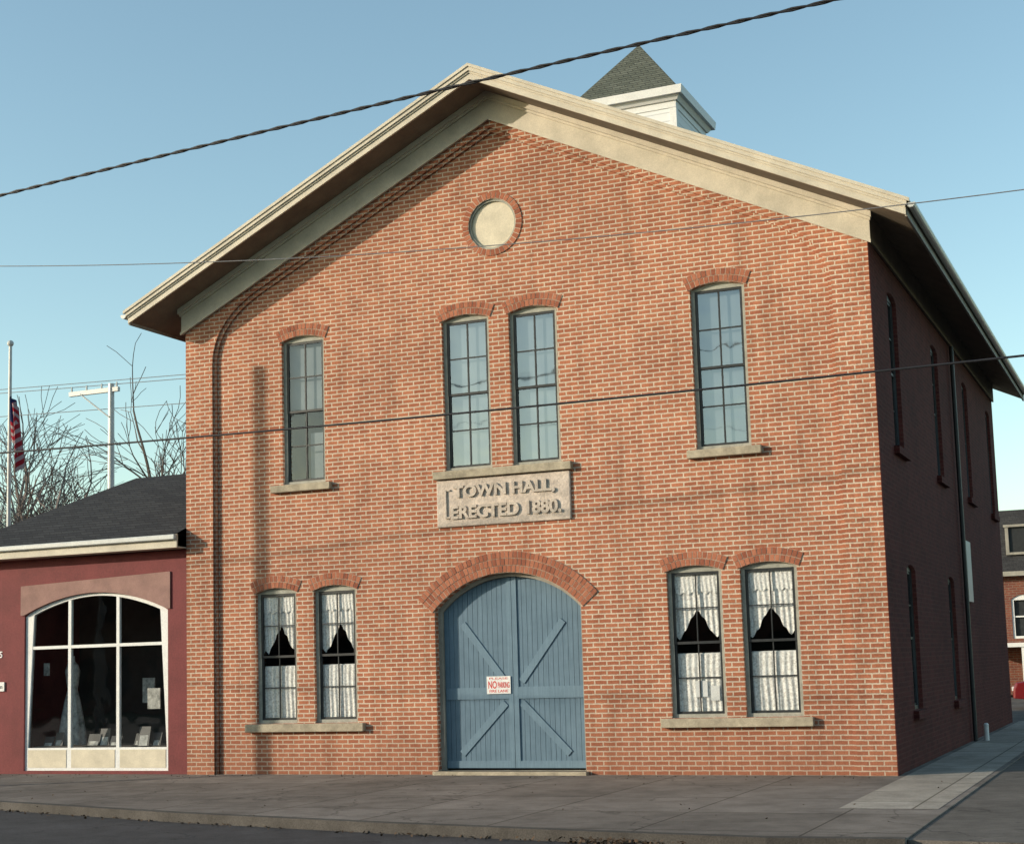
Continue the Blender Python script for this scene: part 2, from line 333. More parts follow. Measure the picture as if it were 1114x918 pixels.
def window(cx,z0,zs,hw,rise,T,kind,idx):
    nm='window_%d'%idx
    we=hall
    op=opening(cx,z0,zs,hw-.002,rise-.002); zt=zs-.02
    inn=[(cx-hw+.06,z0+.06),(cx+hw-.06,z0+.06),(cx+hw-.06,zt),(cx-hw+.06,zt)]
    side=(T is R)
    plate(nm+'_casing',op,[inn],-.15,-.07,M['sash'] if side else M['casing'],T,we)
    a0,a1,b0,b1=cx-hw+.06,cx+hw-.06,z0+.06,zt
    zm=(b0+b1)/2; s=MB(); t=.042
    for (lo,hi,dd) in ((b0,zm+.02,-.135),(zm-.02,b1,-.115)):
        s.box(a0,a0+t,lo,hi,dd,dd+.03,T); s.box(a1-t,a1,lo,hi,dd,dd+.03,T)
        s.box(a0+t,a1-t,lo,lo+t,dd+.001,dd+.029,T); s.box(a0+t,a1-t,hi-t,hi,dd+.001,dd+.029,T)
        mw=.012 if kind!='lace' else .009
        s.box(cx-mw,cx+mw,lo+t,hi-t,dd+.004,dd+.026,T)
        zc=(lo+hi)/2; s.box(a0+t,cx-mw,zc-mw,zc+mw,dd+.005,dd+.025,T); s.box(cx+mw,a1-t,zc-mw,zc+mw,dd+.005,dd+.025,T)
    s.make(nm+'_sash',M['sash'],we)
    g=MB(); dd=-.126
    g.v+= [T(a0,b0,dd),T(a1,b0,dd),T(a1,zm,dd),T(a0,zm,dd)]; g.f.append([0,1,2,3])
    dd=-.106; g.v+= [T(a0,zm,dd),T(a1,zm,dd),T(a1,b1,dd),T(a0,b1,dd)]; g.f.append([4,5,6,7])
    g.make(nm+'_glass',M['glassup'] if kind=='blind' else M['glass'],we,recalc=False)
    if kind=='blind' or kind=='half':
        zb=b0 if kind=='blind' else zm-.0  # short sheet leaves the lower sash dark, standing for reflected trees
        MB().box(a0-.02,a1+.02,zb,b1,-.21,-.202,T).make(nm+'_blind',M['blind'],we)  # added backing sheet that carries the sky-reflection tone
        if kind=='half':
            MB().box(cx-.05,a1+.02,b0,zm-.38,-.35,-.34,T).make(nm+'_skytone_patch',M['blind'],we)  # added patch for a lighter bit of the pane reflection
    if kind=='lace':
        nx=44; c=MB()
        def sheet(top,botf,ph,dep,amp=.010,f=9):
            k=len(c.v); ny=10
            for i in range(nx+1):
                s_=i/nx; u=a0+(a1-a0)*s_; bt=botf(s_)
                for j in range(ny+1):
                    v=top+(bt-top)*j/ny
                    c.v.append(T(u,v,dep+amp*math.sin(s_*f*6.283+ph+.8*math.sin(j*.5))*(0.5+j/ny*.5)))
            for i in range(nx):
                for j in range(ny):
                    q=k+i*(ny+1)+j; c.f.append([q,q+ny+1,q+ny+2,q+1])
        H=b1-b0; r=random.Random(idx)
        cen=.5+r.uniform(-.06,.06)
        def vb(s_):
            x=abs(s_-cen)*2
            return b1-H*(.27+.19*min(1,x*1.5)**1.2)+.03*math.sin(s_*40+idx)*(.3+x)+(.02 if s_>.5 else -.01)
        sheet(b1-.03,vb,r.uniform(0,6),-.155,.010)
        sheet(b1-.02,lambda s_: b1-H*.15+.02*math.sin(s_*34),r.uniform(0,6),-.136,.006,11)
        sheet(b0+H*.42,lambda s_: b0+.02,r.uniform(0,6),-.155,.011,8)
        c.make(nm+'_lace_curtain',M['lace'],we)
        MB().box(a0,a1,b0+H*.42,b0+H*.42+.015,-.175,-.168,T).make(nm+'_curtain_rod',M['white'],we)
i=1
for (c,h),k in zip(WIN_UP,('half','blind','blind','blind')):
    window(c,5.26,7.95,h,.085,F,k,i); i+=1
for c,h in WIN_LO: window(c,.91,3.29,h,.085,F,'lace',i); i+=1
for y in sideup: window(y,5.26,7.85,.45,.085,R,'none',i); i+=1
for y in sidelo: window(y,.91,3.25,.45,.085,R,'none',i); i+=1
MB().box(9.80,10.00,1.24,1.50,-.132,-.129).box(10.05,10.20,1.18,1.42,-.132,-.129).make('window_notices',M['white'],hall)
# door
DC=6.525
ar,_,_,_=arcpts(DC,2.83,1.373,.598,24)
ai,_,_,_=arcpts(DC,2.80,1.31,.565,24)
plate('door_frame',[(DC-1.373,.06),(DC+1.373,.06)]+ar,[[(DC-1.31,.05+.012),(DC+1.31,.05+.012)]+ai],-.30,-.14,M['greyframe'],F,hall)
def ztop(x): 
    _,Rr,cz,a=arcpts(DC,2.80,1.31,.565); return cz+math.sqrt(max(0,Rr*Rr-(x-DC)**2))
m=MB(); nb=28
for i in range(nb):
    x0=DC-1.31+2.62*i/nb; x1=DC-1.31+2.62*(i+1)/nb-.006
    dj=-.235+random.uniform(-.001,.001)
    m.prism([(x0,.09),(x1,.09),(x1,ztop(x1)-.004),(x0,ztop(x0)-.004)],-.27,dj)
m.make('door_boards',M['blue'],hall)
MB().prism([(DC-1.31,.08),(DC+1.31,.08)]+ai,-.29,-.272).make('door_backing',M['dark'],hall)
m=MB(); dt0,dt1=-.235,-.212
for s_ in (-1,1):
    xo=DC+s_*1.305; xi=DC+s_*.004; 
    def bx(x0,x1,z0,z1,e=0): a,b=sorted((x0,x1)); m.box(a,b,z0,z1,dt0,dt1+e)
    m.prism([(xi,.10),(xi+s_*.09,.10),(xi+s_*.09,ztop(xi+s_*.09)-.006),(xi,ztop(xi)-.006)],dt0,dt1)
    bx(xi+s_*.09,xo-s_*.02,.10,.22,-.002); bx(xi+s_*.09,xo-s_*.02,1.27,1.47,-.002)
    m.beam((xo-s_*.36,2.58),(xi+s_*.15,1.56),.12,dt0,dt1-.004)
    m.beam((xo-s_*.30,.34),(xi+s_*.15,1.20),.12,dt0,dt1-.004)
m.make('door_rails_and_braces',M['bluetrim'],hall)
MB().box(DC-1.42,DC+1.42,-.02,.06,-.34,.14).make('door_threshold',M['stone'],hall,.01)
def text(name,s,x,z,h,w,d0,ext,mat,parent,off=.0,T=F):
    cu=bpy.data.curves.new(name,'FONT'); cu.body=s; cu.size=1; cu.extrude=.5; cu.offset=off
    ob=bpy.data.objects.new(name+'_t',cu); sc.collection.objects.link(ob); bpy.context.view_layer.update()
    me=bpy.data.meshes.new_from_object(ob.evaluated_get(bpy.context.evaluated_depsgraph_get())); bpy.data.objects.remove(ob)
    xs=[v.co.x for v in me.vertices]; ys=[v.co.y for v in me.vertices]
    for v in me.vertices:
        u=x+(v.co.x-min(xs))/(max(xs)-min(xs))*w; vv=z+(v.co.y-min(ys))/(max(ys)-min(ys))*h
        v.co=T(u,vv,d0+(v.co.z+.5)*ext)
    me.update(); return addobj(name,me,parent,mat)
u0,u1,v0,v1=5.26,7.79,4.27,5.10
MB().box(u0,u1,v0,v1,-.05,.045).make('plaque_slab',M['plaque'],hall,.02)
text('plaque_text_upper','TOWN HALL,',5.60,4.74,.245,1.92,.046,.035,M['letters'],hall,.035)
text('plaque_text_lower','ERECTED 1880.',5.55,4.40,.235,2.08,.046,.035,M['letters'],hall,.035)
m=MB(); m.box(5.43,5.465,4.42,4.93,.046,.075); m.box(5.465,5.54,4.90,4.93,.046,.073); m.box(5.465,5.54,4.42,4.45,.046,.073)
m.make('plaque_bracket',M['letters'],hall,.006)
# cupola
cq=(XC,8.67)
def ngon(h,z,cx=cq[0],cy=cq[1]): return [(cx-h,cy-h,z),(cx+h,cy-h,z),(cx+h,cy+h,z),(cx-h,cy+h,z)]
def frust(m,h0,z0,h1,z1):
    k=len(m.v); m.v+=ngon(h0,z0)+ngon(h1,z1)
    m.f+=[[k+3,k+2,k+1,k],[k+4,k+5,k+6,k+7]]+[[k+i,k+(i+1)%4,k+4+(i+1)%4,k+4+i] for i in range(4)]
m=MB(); frust(m,1.17,11.6,1.17,14.16); m.make('cupola_body',M['clap'],hall)
m=MB(); frust(m,1.19,14.05,1.19,14.2); frust(m,1.23,14.2,1.30,14.30); frust(m,1.37,14.30,1.39,14.48); m.make('cupola_cornice',M['white'],hall)
m=MB()
for sx in (-1,1):
    for sy in (-1,1):
        x=cq[0]+sx*1.12;y=cq[1]+sy*1.12; m.wbox(x-.075,x+.075,y-.075,y+.075,11.6,14.04)
m.make('cupola_corner_boards',M['white'],hall)
m=MB(); frust(m,1.30,14.482,1.27,14.53); k=len(m.v); m.v+=ngon(1.24,14.53)+[(cq[0],cq[1],16.16)]; m.f+=[[k+i,k+(i+1)%4,k+4] for i in range(4)]
m.make('cupola_roof',M['roof3'],hall)
m=MB(); y=cq[1]-1.17
for j in range(7): m.wbox(cq[0]-.28,cq[0]+.28,y-.03,y+.01,13.14+.11*j,13.21+.11*j)
m.wbox(cq[0]-.34,cq[0]-.28,y-.04,y,13.0,13.92); m.wbox(cq[0]+.28,cq[0]+.34,y-.04,y,13.0,13.92); m.wbox(cq[0]-.34,cq[0]+.34,y-.045,y,13.92,13.99)
x=cq[0]+1.17
for j in range(6): m.wbox(x-.01,x+.03,cq[1]-.28,cq[1]+.28,13.1+.11*j,13.17+.11*j)
m.make('cupola_louvres',M['casing'],hall)
MB().cyl((W+.08,9.0,0),(W+.08,9.0,8.3),.045,.045,10).make('side_downspout',M['sash'],hall,smooth=False)
MB().box(9.6,10.35,2.9,4.2,.02,.06,R).make('side_wall_panel',M['metalw'],hall)

# ------------------------------------------------------------ no parking sign
m=MB().box(6.03,6.48,1.36,1.66,-.198,-.192); sg=m.make('no_parking_sign',M['white'])
rp=plain('red_sign_ink',(.55,.04,.03),.6,.1)
text('sign_text','NO',6.06,1.45,.13,.16,-.192,.002,rp,None,.02).parent=sg
text('sign_text_lower','PARKING',6.24,1.46,.10,.22,-.192,.002,rp,None,.02).parent=sg
text('sign_text_small','FIRE LANE',6.08,1.385,.045,.35,-.192,.002,rp,None,.01).parent=sg
text('sign_text_top','PLEASE',6.08,1.605,.035,.35,-.192,.002,rp,None,.0).parent=sg

# ------------------------------------------------------------ SHOP BUILDING
shop=empty('shop_building',(-2.7,0,0))
XL=-5.3; XRr=-.02
SW=(-3.94,-.50)
arc=[(SW[1]-(SW[1]-SW[0])*i/24,3.08+.40*math.sin(math.pi*(i/24))**.8) for i in range(25)]
sop=[(SW[0],.06),(SW[1],.06)]+arc
plate('shop_front_wall',[(XL,-.1),(XRr,-.1),(XRr,4.2),(XL,4.2)],[sop],-.25,0,M['redpaint'],F,shop)
plate('shop_arch_panel',[(-4.02,3.1),(-3.94,3.1)]+arc[::-1][1:-1]+[(-.50,3.1),(-.43,3.1),(-.43,3.80),(-4.02,3.68)],[],0.001,.03,M['pinkpanel'],F,shop)
m=MB(); m.wbox(XL,XL+.25,.25,8,-.1,4.2).wbox(XL+.25,XRr,7.75,8,-.1,4.2); m.make('shop_walls',M['redpaint'],shop)
m=MB(); m.wbox(XL+.25,XRr,3.0,3.05,0.05,4.0); m.make('shop_back_partition',M['intwall'],shop)
m=MB(); m.wbox(XL+.25,XRr,.25,7.75,0.0,.05).wbox(XL+.25,XRr,.25,7.75,4.0,4.1); m.make('shop_floor_ceiling',M['intwall'],shop)
m=MB(); m.wbox(XL-.35,XRr,-.38,-.34,4.215,4.47); m.wbox(XL-.35,XRr,-.34,0,4.215,4.235); m.wbox(XL-.39,XL-.35,-.38,8.3,4.215,4.47)
m.make('shop_fascia',M['cream'],shop)
MB().wbox(XL-.37,XRr,-.46,-.38,4.36,4.46).make('shop_gutter',M['metalw'],shop,.02)
k=MB(); k.v=[(XL-.4,-.40,4.47),(XRr,-.40,4.47),(XRr,4.0,6.28),(-4.3,4.0,6.28),(XL-.4,8.4,4.47),(XRr,8.4,4.47)]
k.f=[[0,1,2,3],[0,3,4],[3,2,5,4],[0,4,5,1]]; k.make('shop_roof',M['roof2'],shop)
fr=MB()
inner=[(p[0]+(.06 if p[0]<-2.22 else -.06)*min(1,abs(p[0]+2.22)/1.0),p[1]-.06) for p in arc]
plate('storefront_frame',[(SW[0]+.002,.062),(SW[1]-.002,.062)]+[(p[0],p[1]-.002) for p in arc],[[(SW[0]+.06,.50),(SW[1]-.06,.50)]+inner[1:-1]],-.12,-.04,M['white'],F,shop)
def atop(x): 
    t=(SW[1]-x)/(SW[1]-SW[0]); return 3.08+.40*math.sin(math.pi*t)**.8-.05
for x in (-2.86,-1.70): fr.box(x-.035,x+.035,.5,atop(x),-.11,-.045)
for a,b in ((SW[0]+.06,-2.895),(-2.825,-1.735),(-1.665,SW[1]-.06)): fr.box(a,b,2.42,2.48,-.108,-.047)
fr.make('storefront_mullions',M['white'],shop)
m=MB()
for a,b in ((SW[0]+.08,-2.92),(-2.80,-1.76),(-1.64,SW[1]-.08)): m.box(a,b,.12,.46,-.041,-.032)
m.make('storefront_kick_panels',M['ventboard'],shop)
g=MB(); g.v=[(SW[0]+.05,.08,.5),(SW[1]-.05,.08,.5),(SW[1]-.05,.08,3.05)]+[(p[0],.08,p[1]-.02) for p in arc[1:-1]]+[(SW[0]+.05,.08,3.05)]; g.f=[list(range(len(g.v)))]
g.make('storefront_glass',M['glass'],shop,recalc=False)
m=MB(); m.wbox(-3.9,-.55,.25,.95,.45,.52); m.make('display_shelf',M['intwall'],shop)
m=MB(); fm_=MB(); rn=random.Random(5)
for x,w,h in ((-3.75,.2,.16),(-3.5,.16,.24),(-2.7,.25,.2),(-2.45,.2,.3),(-2.15,.22,.16),(-1.6,.14,.2),(-1.35,.22,.34),(-1.1,.16,.22),(-.85,.2,.38),(-.66,.1,.5)):
    y=rn.uniform(.2,.45); z=.52
    def q_(mm,e,yo):
        k=len(mm.v); mm.v+=[(x-e,y+yo,z-e*.2),(x+w+e,y+yo,z-e*.2),(x+w+e,y+.08+yo,z+h+e),(x-e,y+.08+yo,z+h+e)]; mm.f.append([k,k+1,k+2,k+3])
    q_(fm_,.02,.004); q_(m,-.015,0)
m.make('framed_prints',M['prints'],shop); fm_.make('print_frames',M['sash'],shop)
m=MB(); m.wbox(-1.5,-1.2,.7,.73,1.2,1.6).wbox(-.85,-.62,.5,.52,.95,1.35).wbox(-3.8,-3.66,.4,.42,1.9,2.15).wbox(-2.3,-2.0,1.6,1.62,1.3,1.8); m.make('hanging_prints',M['prints'],shop)
m=MB(); prof=[(.30,.52),(.27,.8),(.22,1.1),(.16,1.4),(.11,1.6),(.14,1.8),(.16,1.98),(.12,2.1),(.05,2.17),(.045,2.28)]; n=24
for r,z in prof:
    for i in range(n):
        a=2*math.pi*i/n; rr=r*(1+.12*math.sin(a*8)*(1 if z<1.5 else 0)); m.v.append((-3.45+rr*math.cos(a),.85+rr*.8*math.sin(a),z))
for j in range(len(prof)-1):
    for i in range(n): m.f.append([j*n+i,j*n+(i+1)%n,(j+1)*n+(i+1)%n,(j+1)*n+i])
m.make('display_gown',M['prints'],shop,smooth=True)
text('house_number','25',-4.66,2.28,.13,.17,.002,.01,M['white'],shop,.02)
m=MB().box(-4.72,-4.42,1.62,1.80,.002,.03); ws=m.make('shop_wall_sign',M['white']); 
text('shop_sign_text','Flowers',-4.68,1.67,.08,.22,.031,.002,M['sash'],None,.01).parent=ws

# ------------------------------------------------------------ GROUND
def sheet(name,pts,z,mat,th=None):
    if th: 
        m=MB(); m.prism([(p[0],p[1]) for p in pts],z-th,z,lambda u,v,d:(u,v,d)); return m.make(name,mat)
    me=bpy.data.meshes.new(name); me.from_pydata([(p[0],p[1],z) for p in pts],[],[list(range(len(pts)))]); me.update(); return addobj(name,me,None,mat)
sheet('ground',[(-900,-900),(900,-900),(900,900),(-900,900)],-.15,M['grass'])
sheet('road',[(-300,-26),(300,-26),(300,10),(-300,10)],-.12,M['road'])
sheet('parking_lot',[(-40,18),(60,18),(60,40),(-40,40)],-.035,M['alley'],.1)
cl=[(-60,-2.2),(-12,-2.6),(-4,-4.3),(0.37,-5.42),(4.47,-6.62),(8,-7.4),(11.16,-7.95),(13,-8.2),(14.4,-8.1)]
sheet('sidewalk',cl+[(14.4,17.99),(-60,17.99)],0,M['walk'],.14)
m=MB()
def off(i,d):
    a=Vector(cl[max(0,i-1)]);b=Vector(cl[min(len(cl)-1,i+1)]);t=(b-a).normalized(); return Vector(cl[i])+Vector((-t.y,t.x))*d
for i in range(len(cl)-1):
    m.prism([off(i,-.02),off(i+1,-.02),off(i+1,.14),off(i,.14)],-.14,.006,lambda u,v,d:(u,v,d))
m.make('curb',M['curb'])
sheet('alley',[(14.41,-8.0),(21,-8.6),(21,17.99),(14.41,17.99)],-.015,M['alley'],.12)
sheet('side_path',[(13.12,-5.1),(14.3,-5.1),(14.36,17.9),(13.12,17.9)],.004,M['walk2'])
m=MB(); rn=random.Random(11)
def leaf(x,y,z,s):
    n=Vector((rn.gauss(0,.5),rn.gauss(0,.5),1)).normalized(); a=n.orthogonal().normalized(); b=n.cross(a); an=rn.random()*6.28
    a,b=a*math.cos(an)+b*math.sin(an),b*math.cos(an)-a*math.sin(an); c=Vector((x,y,z)); k=len(m.v)
    m.v+=[tuple(c-a*s),tuple(c+b*s*.55),tuple(c+a*s),tuple(c-b*s*.55)]; m.f.append([k,k+1,k+2,k+3])
for i in range(300):
    x=rn.gauss(11.3,.38); y=-8.1-abs(rn.gauss(0,.10))-.1*(x-11.2); leaf(x,y,-.10+rn.random()*.06,rn.uniform(.015,.04))
for i in range(260):
    x=rn.uniform(-6,14.2); y=np.interp(x,[p[0] for p in cl],[p[1] for p in cl])-abs(rn.gauss(0,.12))-.03; leaf(x,y,-.105,rn.uniform(.015,.04))
for i in range(160): leaf(rn.uniform(-5,13),-.15-abs(rn.gauss(0,.35))-.1,.012,rn.uniform(.012,.03))
for i in range(120): leaf(rn.uniform(-5,14),rn.uniform(-7,-.3),.010,rn.uniform(.01,.025))
m.make('dry_leaves',plain('dry_leaf',(.08,.05,.03),.9,.5,20,0))
MB().cyl((13.28,9.2,0),(13.28,9.2,.32),.05,.05,12).cyl((13.28,9.2,.32),(13.28,9.2,.36),.06,.03,12).make('vent_pipe',M['white'])

# ------------------------------------------------------------ WIRES
def cable(name,pts,r,mat,strands=1,pitch=.45,ext=14):
    P=np.array(pts,float); px=np.polyfit(P[:,0],P[:,2],2 if len(P)>2 else 1); py=np.polyfit(P[:,0],P[:,1],1)
    xs=np.arange(min(P[:,0])-ext,max(P[:,0])+ext,.12 if strands>1 else .6)
    cu=bpy.data.curves.new(name,'CURVE'); cu.dimensions='3D'; cu.bevel_depth=r; cu.bevel_resolution=1
    for s_ in range(strands):
        sp=cu.splines.new('POLY'); sp.points.add(len(xs)-1)
        for i,x in enumerate(xs):
            ph=2*math.pi*(x/pitch)+s_*2*math.pi/max(1,strands); a=r*.95 if strands>1 else 0
            sp.points[i].co=(x,np.polyval(py,x)+a*math.cos(ph),np.polyval(px,x)+a*math.sin(ph),1)
    o=bpy.data.objects.new(name,cu); sc.collection.objects.link(o); cu.materials.append(mat); return o
cable('power_line',[(2.60,-8,8.48),(9.01,-8,8.75),(14.17,-8,8.91)],.013,M['wire'],2,.6)
cable('power_line.001',[(2.6,-8,7.48),(10.75,-8,6.70),(15.95,-8,6.51)],.006,M['wirel'])
cable('power_line.002',[(2.64,-8,4.89),(10.69,-8,4.79),(15.83,-8,4.80)],.013,M['wire'])

def upole(name,x,y,h,arm=None,r=.15,mat='wood'):
    e=empty(name,(x,y,0)); m=MB().cyl((x,y,-.15),(x,y,h),r,r*.75,14); m.make('pole_shaft',M[mat],e,smooth=False)
    if arm:
        a0,a1,z=arm; m=MB(); m.wbox(a0,a1,y-.06,y+.06,z-.07,z+.07)
        m.cyl((x,y-.1,z-.9),(a0+.5 if a0<x-.5 else a1-.4,y-.1,z-.05),.025,.025,6)
        for k in range(4):
            xx=a0+.08+(a1-a0-.16)*k/3; m.cyl((xx,y,z+.07),(xx,y,z+.24),.035,.02,8)
        m.make('crossarm',M[mat],e)
    return e
upole('utility_pole',-7.0,-6.0,10.36,r=.115)
upole('utility_pole',-13.7,15,11.15,(-15.35,-13.4,10.95),.13,'metalw')
for k,dz in enumerate((.30,.18,-.6)):
    yy=15+.03*k
    cable('distant_power_line',[(-40,yy,11.9+dz),(-13.7,yy,10.95+dz),(-6,yy,10.95+dz-.25)],.012,M['wirel'],ext=3)
fp=empty('flagpole',(-11.55,8,0))
MB().cyl((-11.55,8,-.1),(-11.55,8,10.85),.07,.045,12).make('pole_shaft',M['metalw'],fp)
bpy.ops.mesh.primitive_uv_sphere_add(radius=.09,location=(-11.55,8,10.93),segments=12,ring_count=8); o=bpy.context.object; o.name='pole_finial'
o.data.materials.append(M['metalw']); o.parent=fp; o.matrix_parent_inverse=Matrix.Translation(-Vector(fp.location))
m,nt,b=base('flag_cloth',.9,.1); co=N(nt,'ShaderNodeTexCoord').outputs['UV']; s=N(nt,'ShaderNodeSeparateXYZ'); nt.links.new(co,s.inputs[0])
w=N(nt,'ShaderNodeMath'); w.operation='MULTIPLY'; w.inputs[1].default_value=6.5; nt.links.new(s.outputs[1],w.inputs[0])
fr_=N(nt,'ShaderNodeMath'); fr_.operation='FRACT'; nt.links.new(w.outputs[0],fr_.inputs[0])
gt=N(nt,'ShaderNodeMath'); gt.operation='GREATER_THAN'; gt.inputs[1].default_value=.45; nt.links.new(fr_.outputs[0],gt.inputs[0])
st=mixc(nt,(.32,.24,.25),(.26,.015,.025),gt.outputs[0])
a1=N(nt,'ShaderNodeMath'); a1.operation='LESS_THAN'; a1.inputs[1].default_value=.4; nt.links.new(s.outputs[0],a1.inputs[0])
a2=N(nt,'ShaderNodeMath'); a2.operation='GREATER_THAN'; a2.inputs[1].default_value=.46; nt.links.new(s.outputs[1],a2.inputs[0])
an=N(nt,'ShaderNodeMath'); an.operation='MULTIPLY'; nt.links.new(a1.outputs[0],an.inputs[0]); nt.links.new(a2.outputs[0],an.inputs[1])
nt.links.new(mixc(nt,st,(.015,.02,.07),an.outputs[0]),b.inputs['Base Color'])
fm=bpy.data.meshes.new('flag'); V=[];FF=[];UV=[]; nu,nv=30,16
for i in range(nu+1):
    s_=i/nu
    for j in range(nv+1):
        t=j/nv
        drop=s_*1.35*(.55+.45*s_)
        x=-11.55+(.40*math.sin(s_*math.pi*.55))*(.6+.4*(1-t))
        y=8+.13*math.sin(s_*17+t*2.0)*(.3+s_)
        z=8.35+t*1.15-drop*.75*(.6+.4*(1-t))
        V.append((x+.03*math.sin(s_*23),y,z)); UV.append((s_,t))
for i in range(nu):
    for j in range(nv):
        q=i*(nv+1)+j; FF.append([q,q+nv+1,q+nv+2,q+1])
fm.from_pydata(V,[],FF); uvl=fm.uv_layers.new(name='UVMap')
for lp in fm.loops: uvl.data[lp.index].uv=UV[lp.vertex_index]
fm.shade_smooth(); addobj('flag',fm,fp,m)

# ------------------------------------------------------------ TREES
def baretree(name,x,y,h,seed,mat,spread=.55,levels=6,r0=.22,lean=(0,0),trunk=.22,wide=1.0,prob=.75,rmin=.012):
    rn=random.Random(seed); m=MB()
    def seg(p,q,ra,rb,n):
        t=(q-p)
        if t.length<1e-4: return
        t.normalize(); a=t.orthogonal().normalized(); b=t.cross(a); k=len(m.v)
        for c,r in ((p,ra),(q,rb)):
            r=max(r,rmin)
            for i in range(n):
                an=2*math.pi*i/n; m.v.append(tuple(c+a*math.cos(an)*r+b*math.sin(an)*r))
        for i in range(n):
            j=(i+1)%n; m.f.append([k+i,k+j,k+n+j,k+n+i])
    def grow(p,d,L_,r,lv):
        n=6 if lv>3 else (4 if lv>1 else 3); k=3; pp=p.copy(); dd=d.copy()
        for i in range(k):
            dd=(dd+Vector((rn.gauss(0,.13),rn.gauss(0,.13),rn.gauss(.02,.08)))).normalized()
            q=pp+dd*L_/k; ra=r*(1-.4*i/k); rb=r*(1-.4*(i+1)/k); seg(pp,q,ra,rb,n); pp=q
            if lv>0 and (i>0 or lv<levels) and rn.random()<prob+.2:
                for _ in range(1 if rn.random()<prob else 2):
                    ax=dd.orthogonal().normalized(); ax=Matrix.Rotation(rn.random()*6.283,3,dd)@ax
                    nd=(dd+ax*rn.uniform(spread*.8,spread*1.9)).normalized(); nd.z+=.10
                    grow(pp,nd.normalized(),L_*rn.uniform(.55,.85),rb*.62,lv-1)
        if lv>0:
            grow(pp,dd,L_*.8,r*.6,lv-1)
    p=Vector((x,y,-.15)); d=Vector((lean[0],lean[1],1)).normalized()
    q=p+d*h*trunk; seg(p,q,r0*1.25,r0,8); grow(q,d,h*.26,r0,levels-1)
    zm=max(v[2] for v in m.v); f=(h+.15)/(zm+.15)
    m.v=[(x+(v[0]-x)*f*wide,y+(v[1]-y)*f*wide,-.15+(v[2]+.15)*f) for v in m.v]
    return m.make(name,mat)
baretree('bare_tree',-18.0,25,15.2,12,M['bark'],.65,5,.15,(-.08,0),.34,1.25,.45,.014)
baretree('bare_tree',-26.5,32,13.0,8,M['bark2'],.6,5,.2,wide=1.3)
baretree('bare_tree',-37.7,40,15.4,15,M['bark2'],.6,5,.24,wide=1.4)
baretree('bare_tree',-44.5,45,18.3,21,M['bark2'],.6,5,.28,wide=1.2,rmin=.018)
baretree('bare_tree',-39.5,46,15.8,33,M['bark2'],.6,5,.26,wide=1.3,rmin=.018)
baretree('bare_tree',-50,50,19.0,44,M['bark2'],.6,5,.28,wide=1.2,rmin=.018)
def treeline(name,x0,x1,y,h,n,seed,mat,dy=5):
    rn=random.Random(seed); m=MB()
    for i in range(n):
        x=rn.uniform(x0,x1); hh=h*(.65+.25*math.sin(x*.21+seed)+.15*math.sin(x*.53)); z=hh*rn.random()**.8; yy=y+rn.uniform(-dy,dy)
        s_=rn.uniform(.3,1.0); a=rn.uniform(-.6,.6); w=rn.uniform(.05,.35); k=len(m.v); b=rn.uniform(-.5,.5)
        m.v+=[(x-w,yy,z),(x+w,yy+b,z),(x+w*.5+a,yy+b,z+s_*1.6),(x-w*.5+a,yy,z+s_*1.6)]; m.f.append([k,k+1,k+2,k+3])
    return m.make(name,mat)
treeline('distant_tree_line',-140,-30,95,15,5000,2,M['bark2'])
treeline('distant_tree_line',-90,110,-64,9,7000,5,M['bark'])  # unseen trees behind the camera, added to keep bright sky out of window reflections
rw=empty('added_opposite_row',(-30,-48,0))  # unseen row across the street, added so the lower windows reflect something dark
G=lambda u,v,d:(u,-44+d,v)
ww=[[(x-.6,4.9),(x+.6,4.9),(x+.6,6.9),(x-.6,6.9)] for x in np.arange(-72,4,3.2)]+[[(x-1.9,.6),(x+1.9,.6),(x+1.9,3.1),(x-1.9,3.1)] for x in np.arange(-70,2,5.4)]
plate('row_front_wall',[(-76,-.1),(6,-.1),(6,8.2),(-76,8.2)],ww,-.3,0,M['farbrick'],G,rw)
MB().wbox(-75.9,5.9,-56,-44.31,-.1,8.1).make('row_body',M['dark'],rw)
MB().box(-76.2,6.2,8.2,8.5,-.4,.25,G).make('row_cornice',M['greyframe'],rw)

# ------------------------------------------------------------ DISTANT BRICK HOUSE
h=empty('brick_house',(16,44,0))
hx0,hx1,hy=4.0,26.0,42.0
HF=lambda u,v,d:(u,hy-d,v)
wins=[(x,2.3,4.1) for x in (6.2,8.8,11.35,13.9,16.4,19)]
plate('house_front_wall',[(hx0,0),(hx1,0),(hx1,5.0),(hx0,5.0)],[opening(x,z0,z1-.2,.5,.2) for x,z0,z1 in wins],-.3,0,M['farbrick'],HF,h)
MB().wbox(hx0,hx1,hy+.3,hy+12,0,5.0).make('house_body',M['farbrick'],h)
m=MB(); k=MB()
for x,z0,z1 in wins:
    plate('house_window_frame',opening(x,z0,z1-.2,.495,.195),[[(x-.4,z0+.1),(x+.4,z0+.1),(x+.4,z1-.22),(x-.4,z1-.22)]],-.15,-.05,M['white'],HF,h)
    m.box(x-.4,x+.4,(z0+z1)/2-.03,(z0+z1)/2+.03,-.14,-.08,HF)
    k.box(x-.4,x+.4,z0+.1,z1-.2,-.2,-.18,HF)
m.make('house_window_bars',M['white'],h); k.make('house_window_glass',M['sash'],h)
m=MB(); m.v=[(hx0-.4,hy-.4,5.0),(hx1+.4,hy-.4,5.0),(hx1-.6,hy+1.0,7.7),(hx0+.6,hy+1.0,7.7),(hx0-.4,hy+12.4,5),(hx1+.4,hy+12.4,5),(hx1-.6,hy+11,7.7),(hx0+.6,hy+11,7.7)]
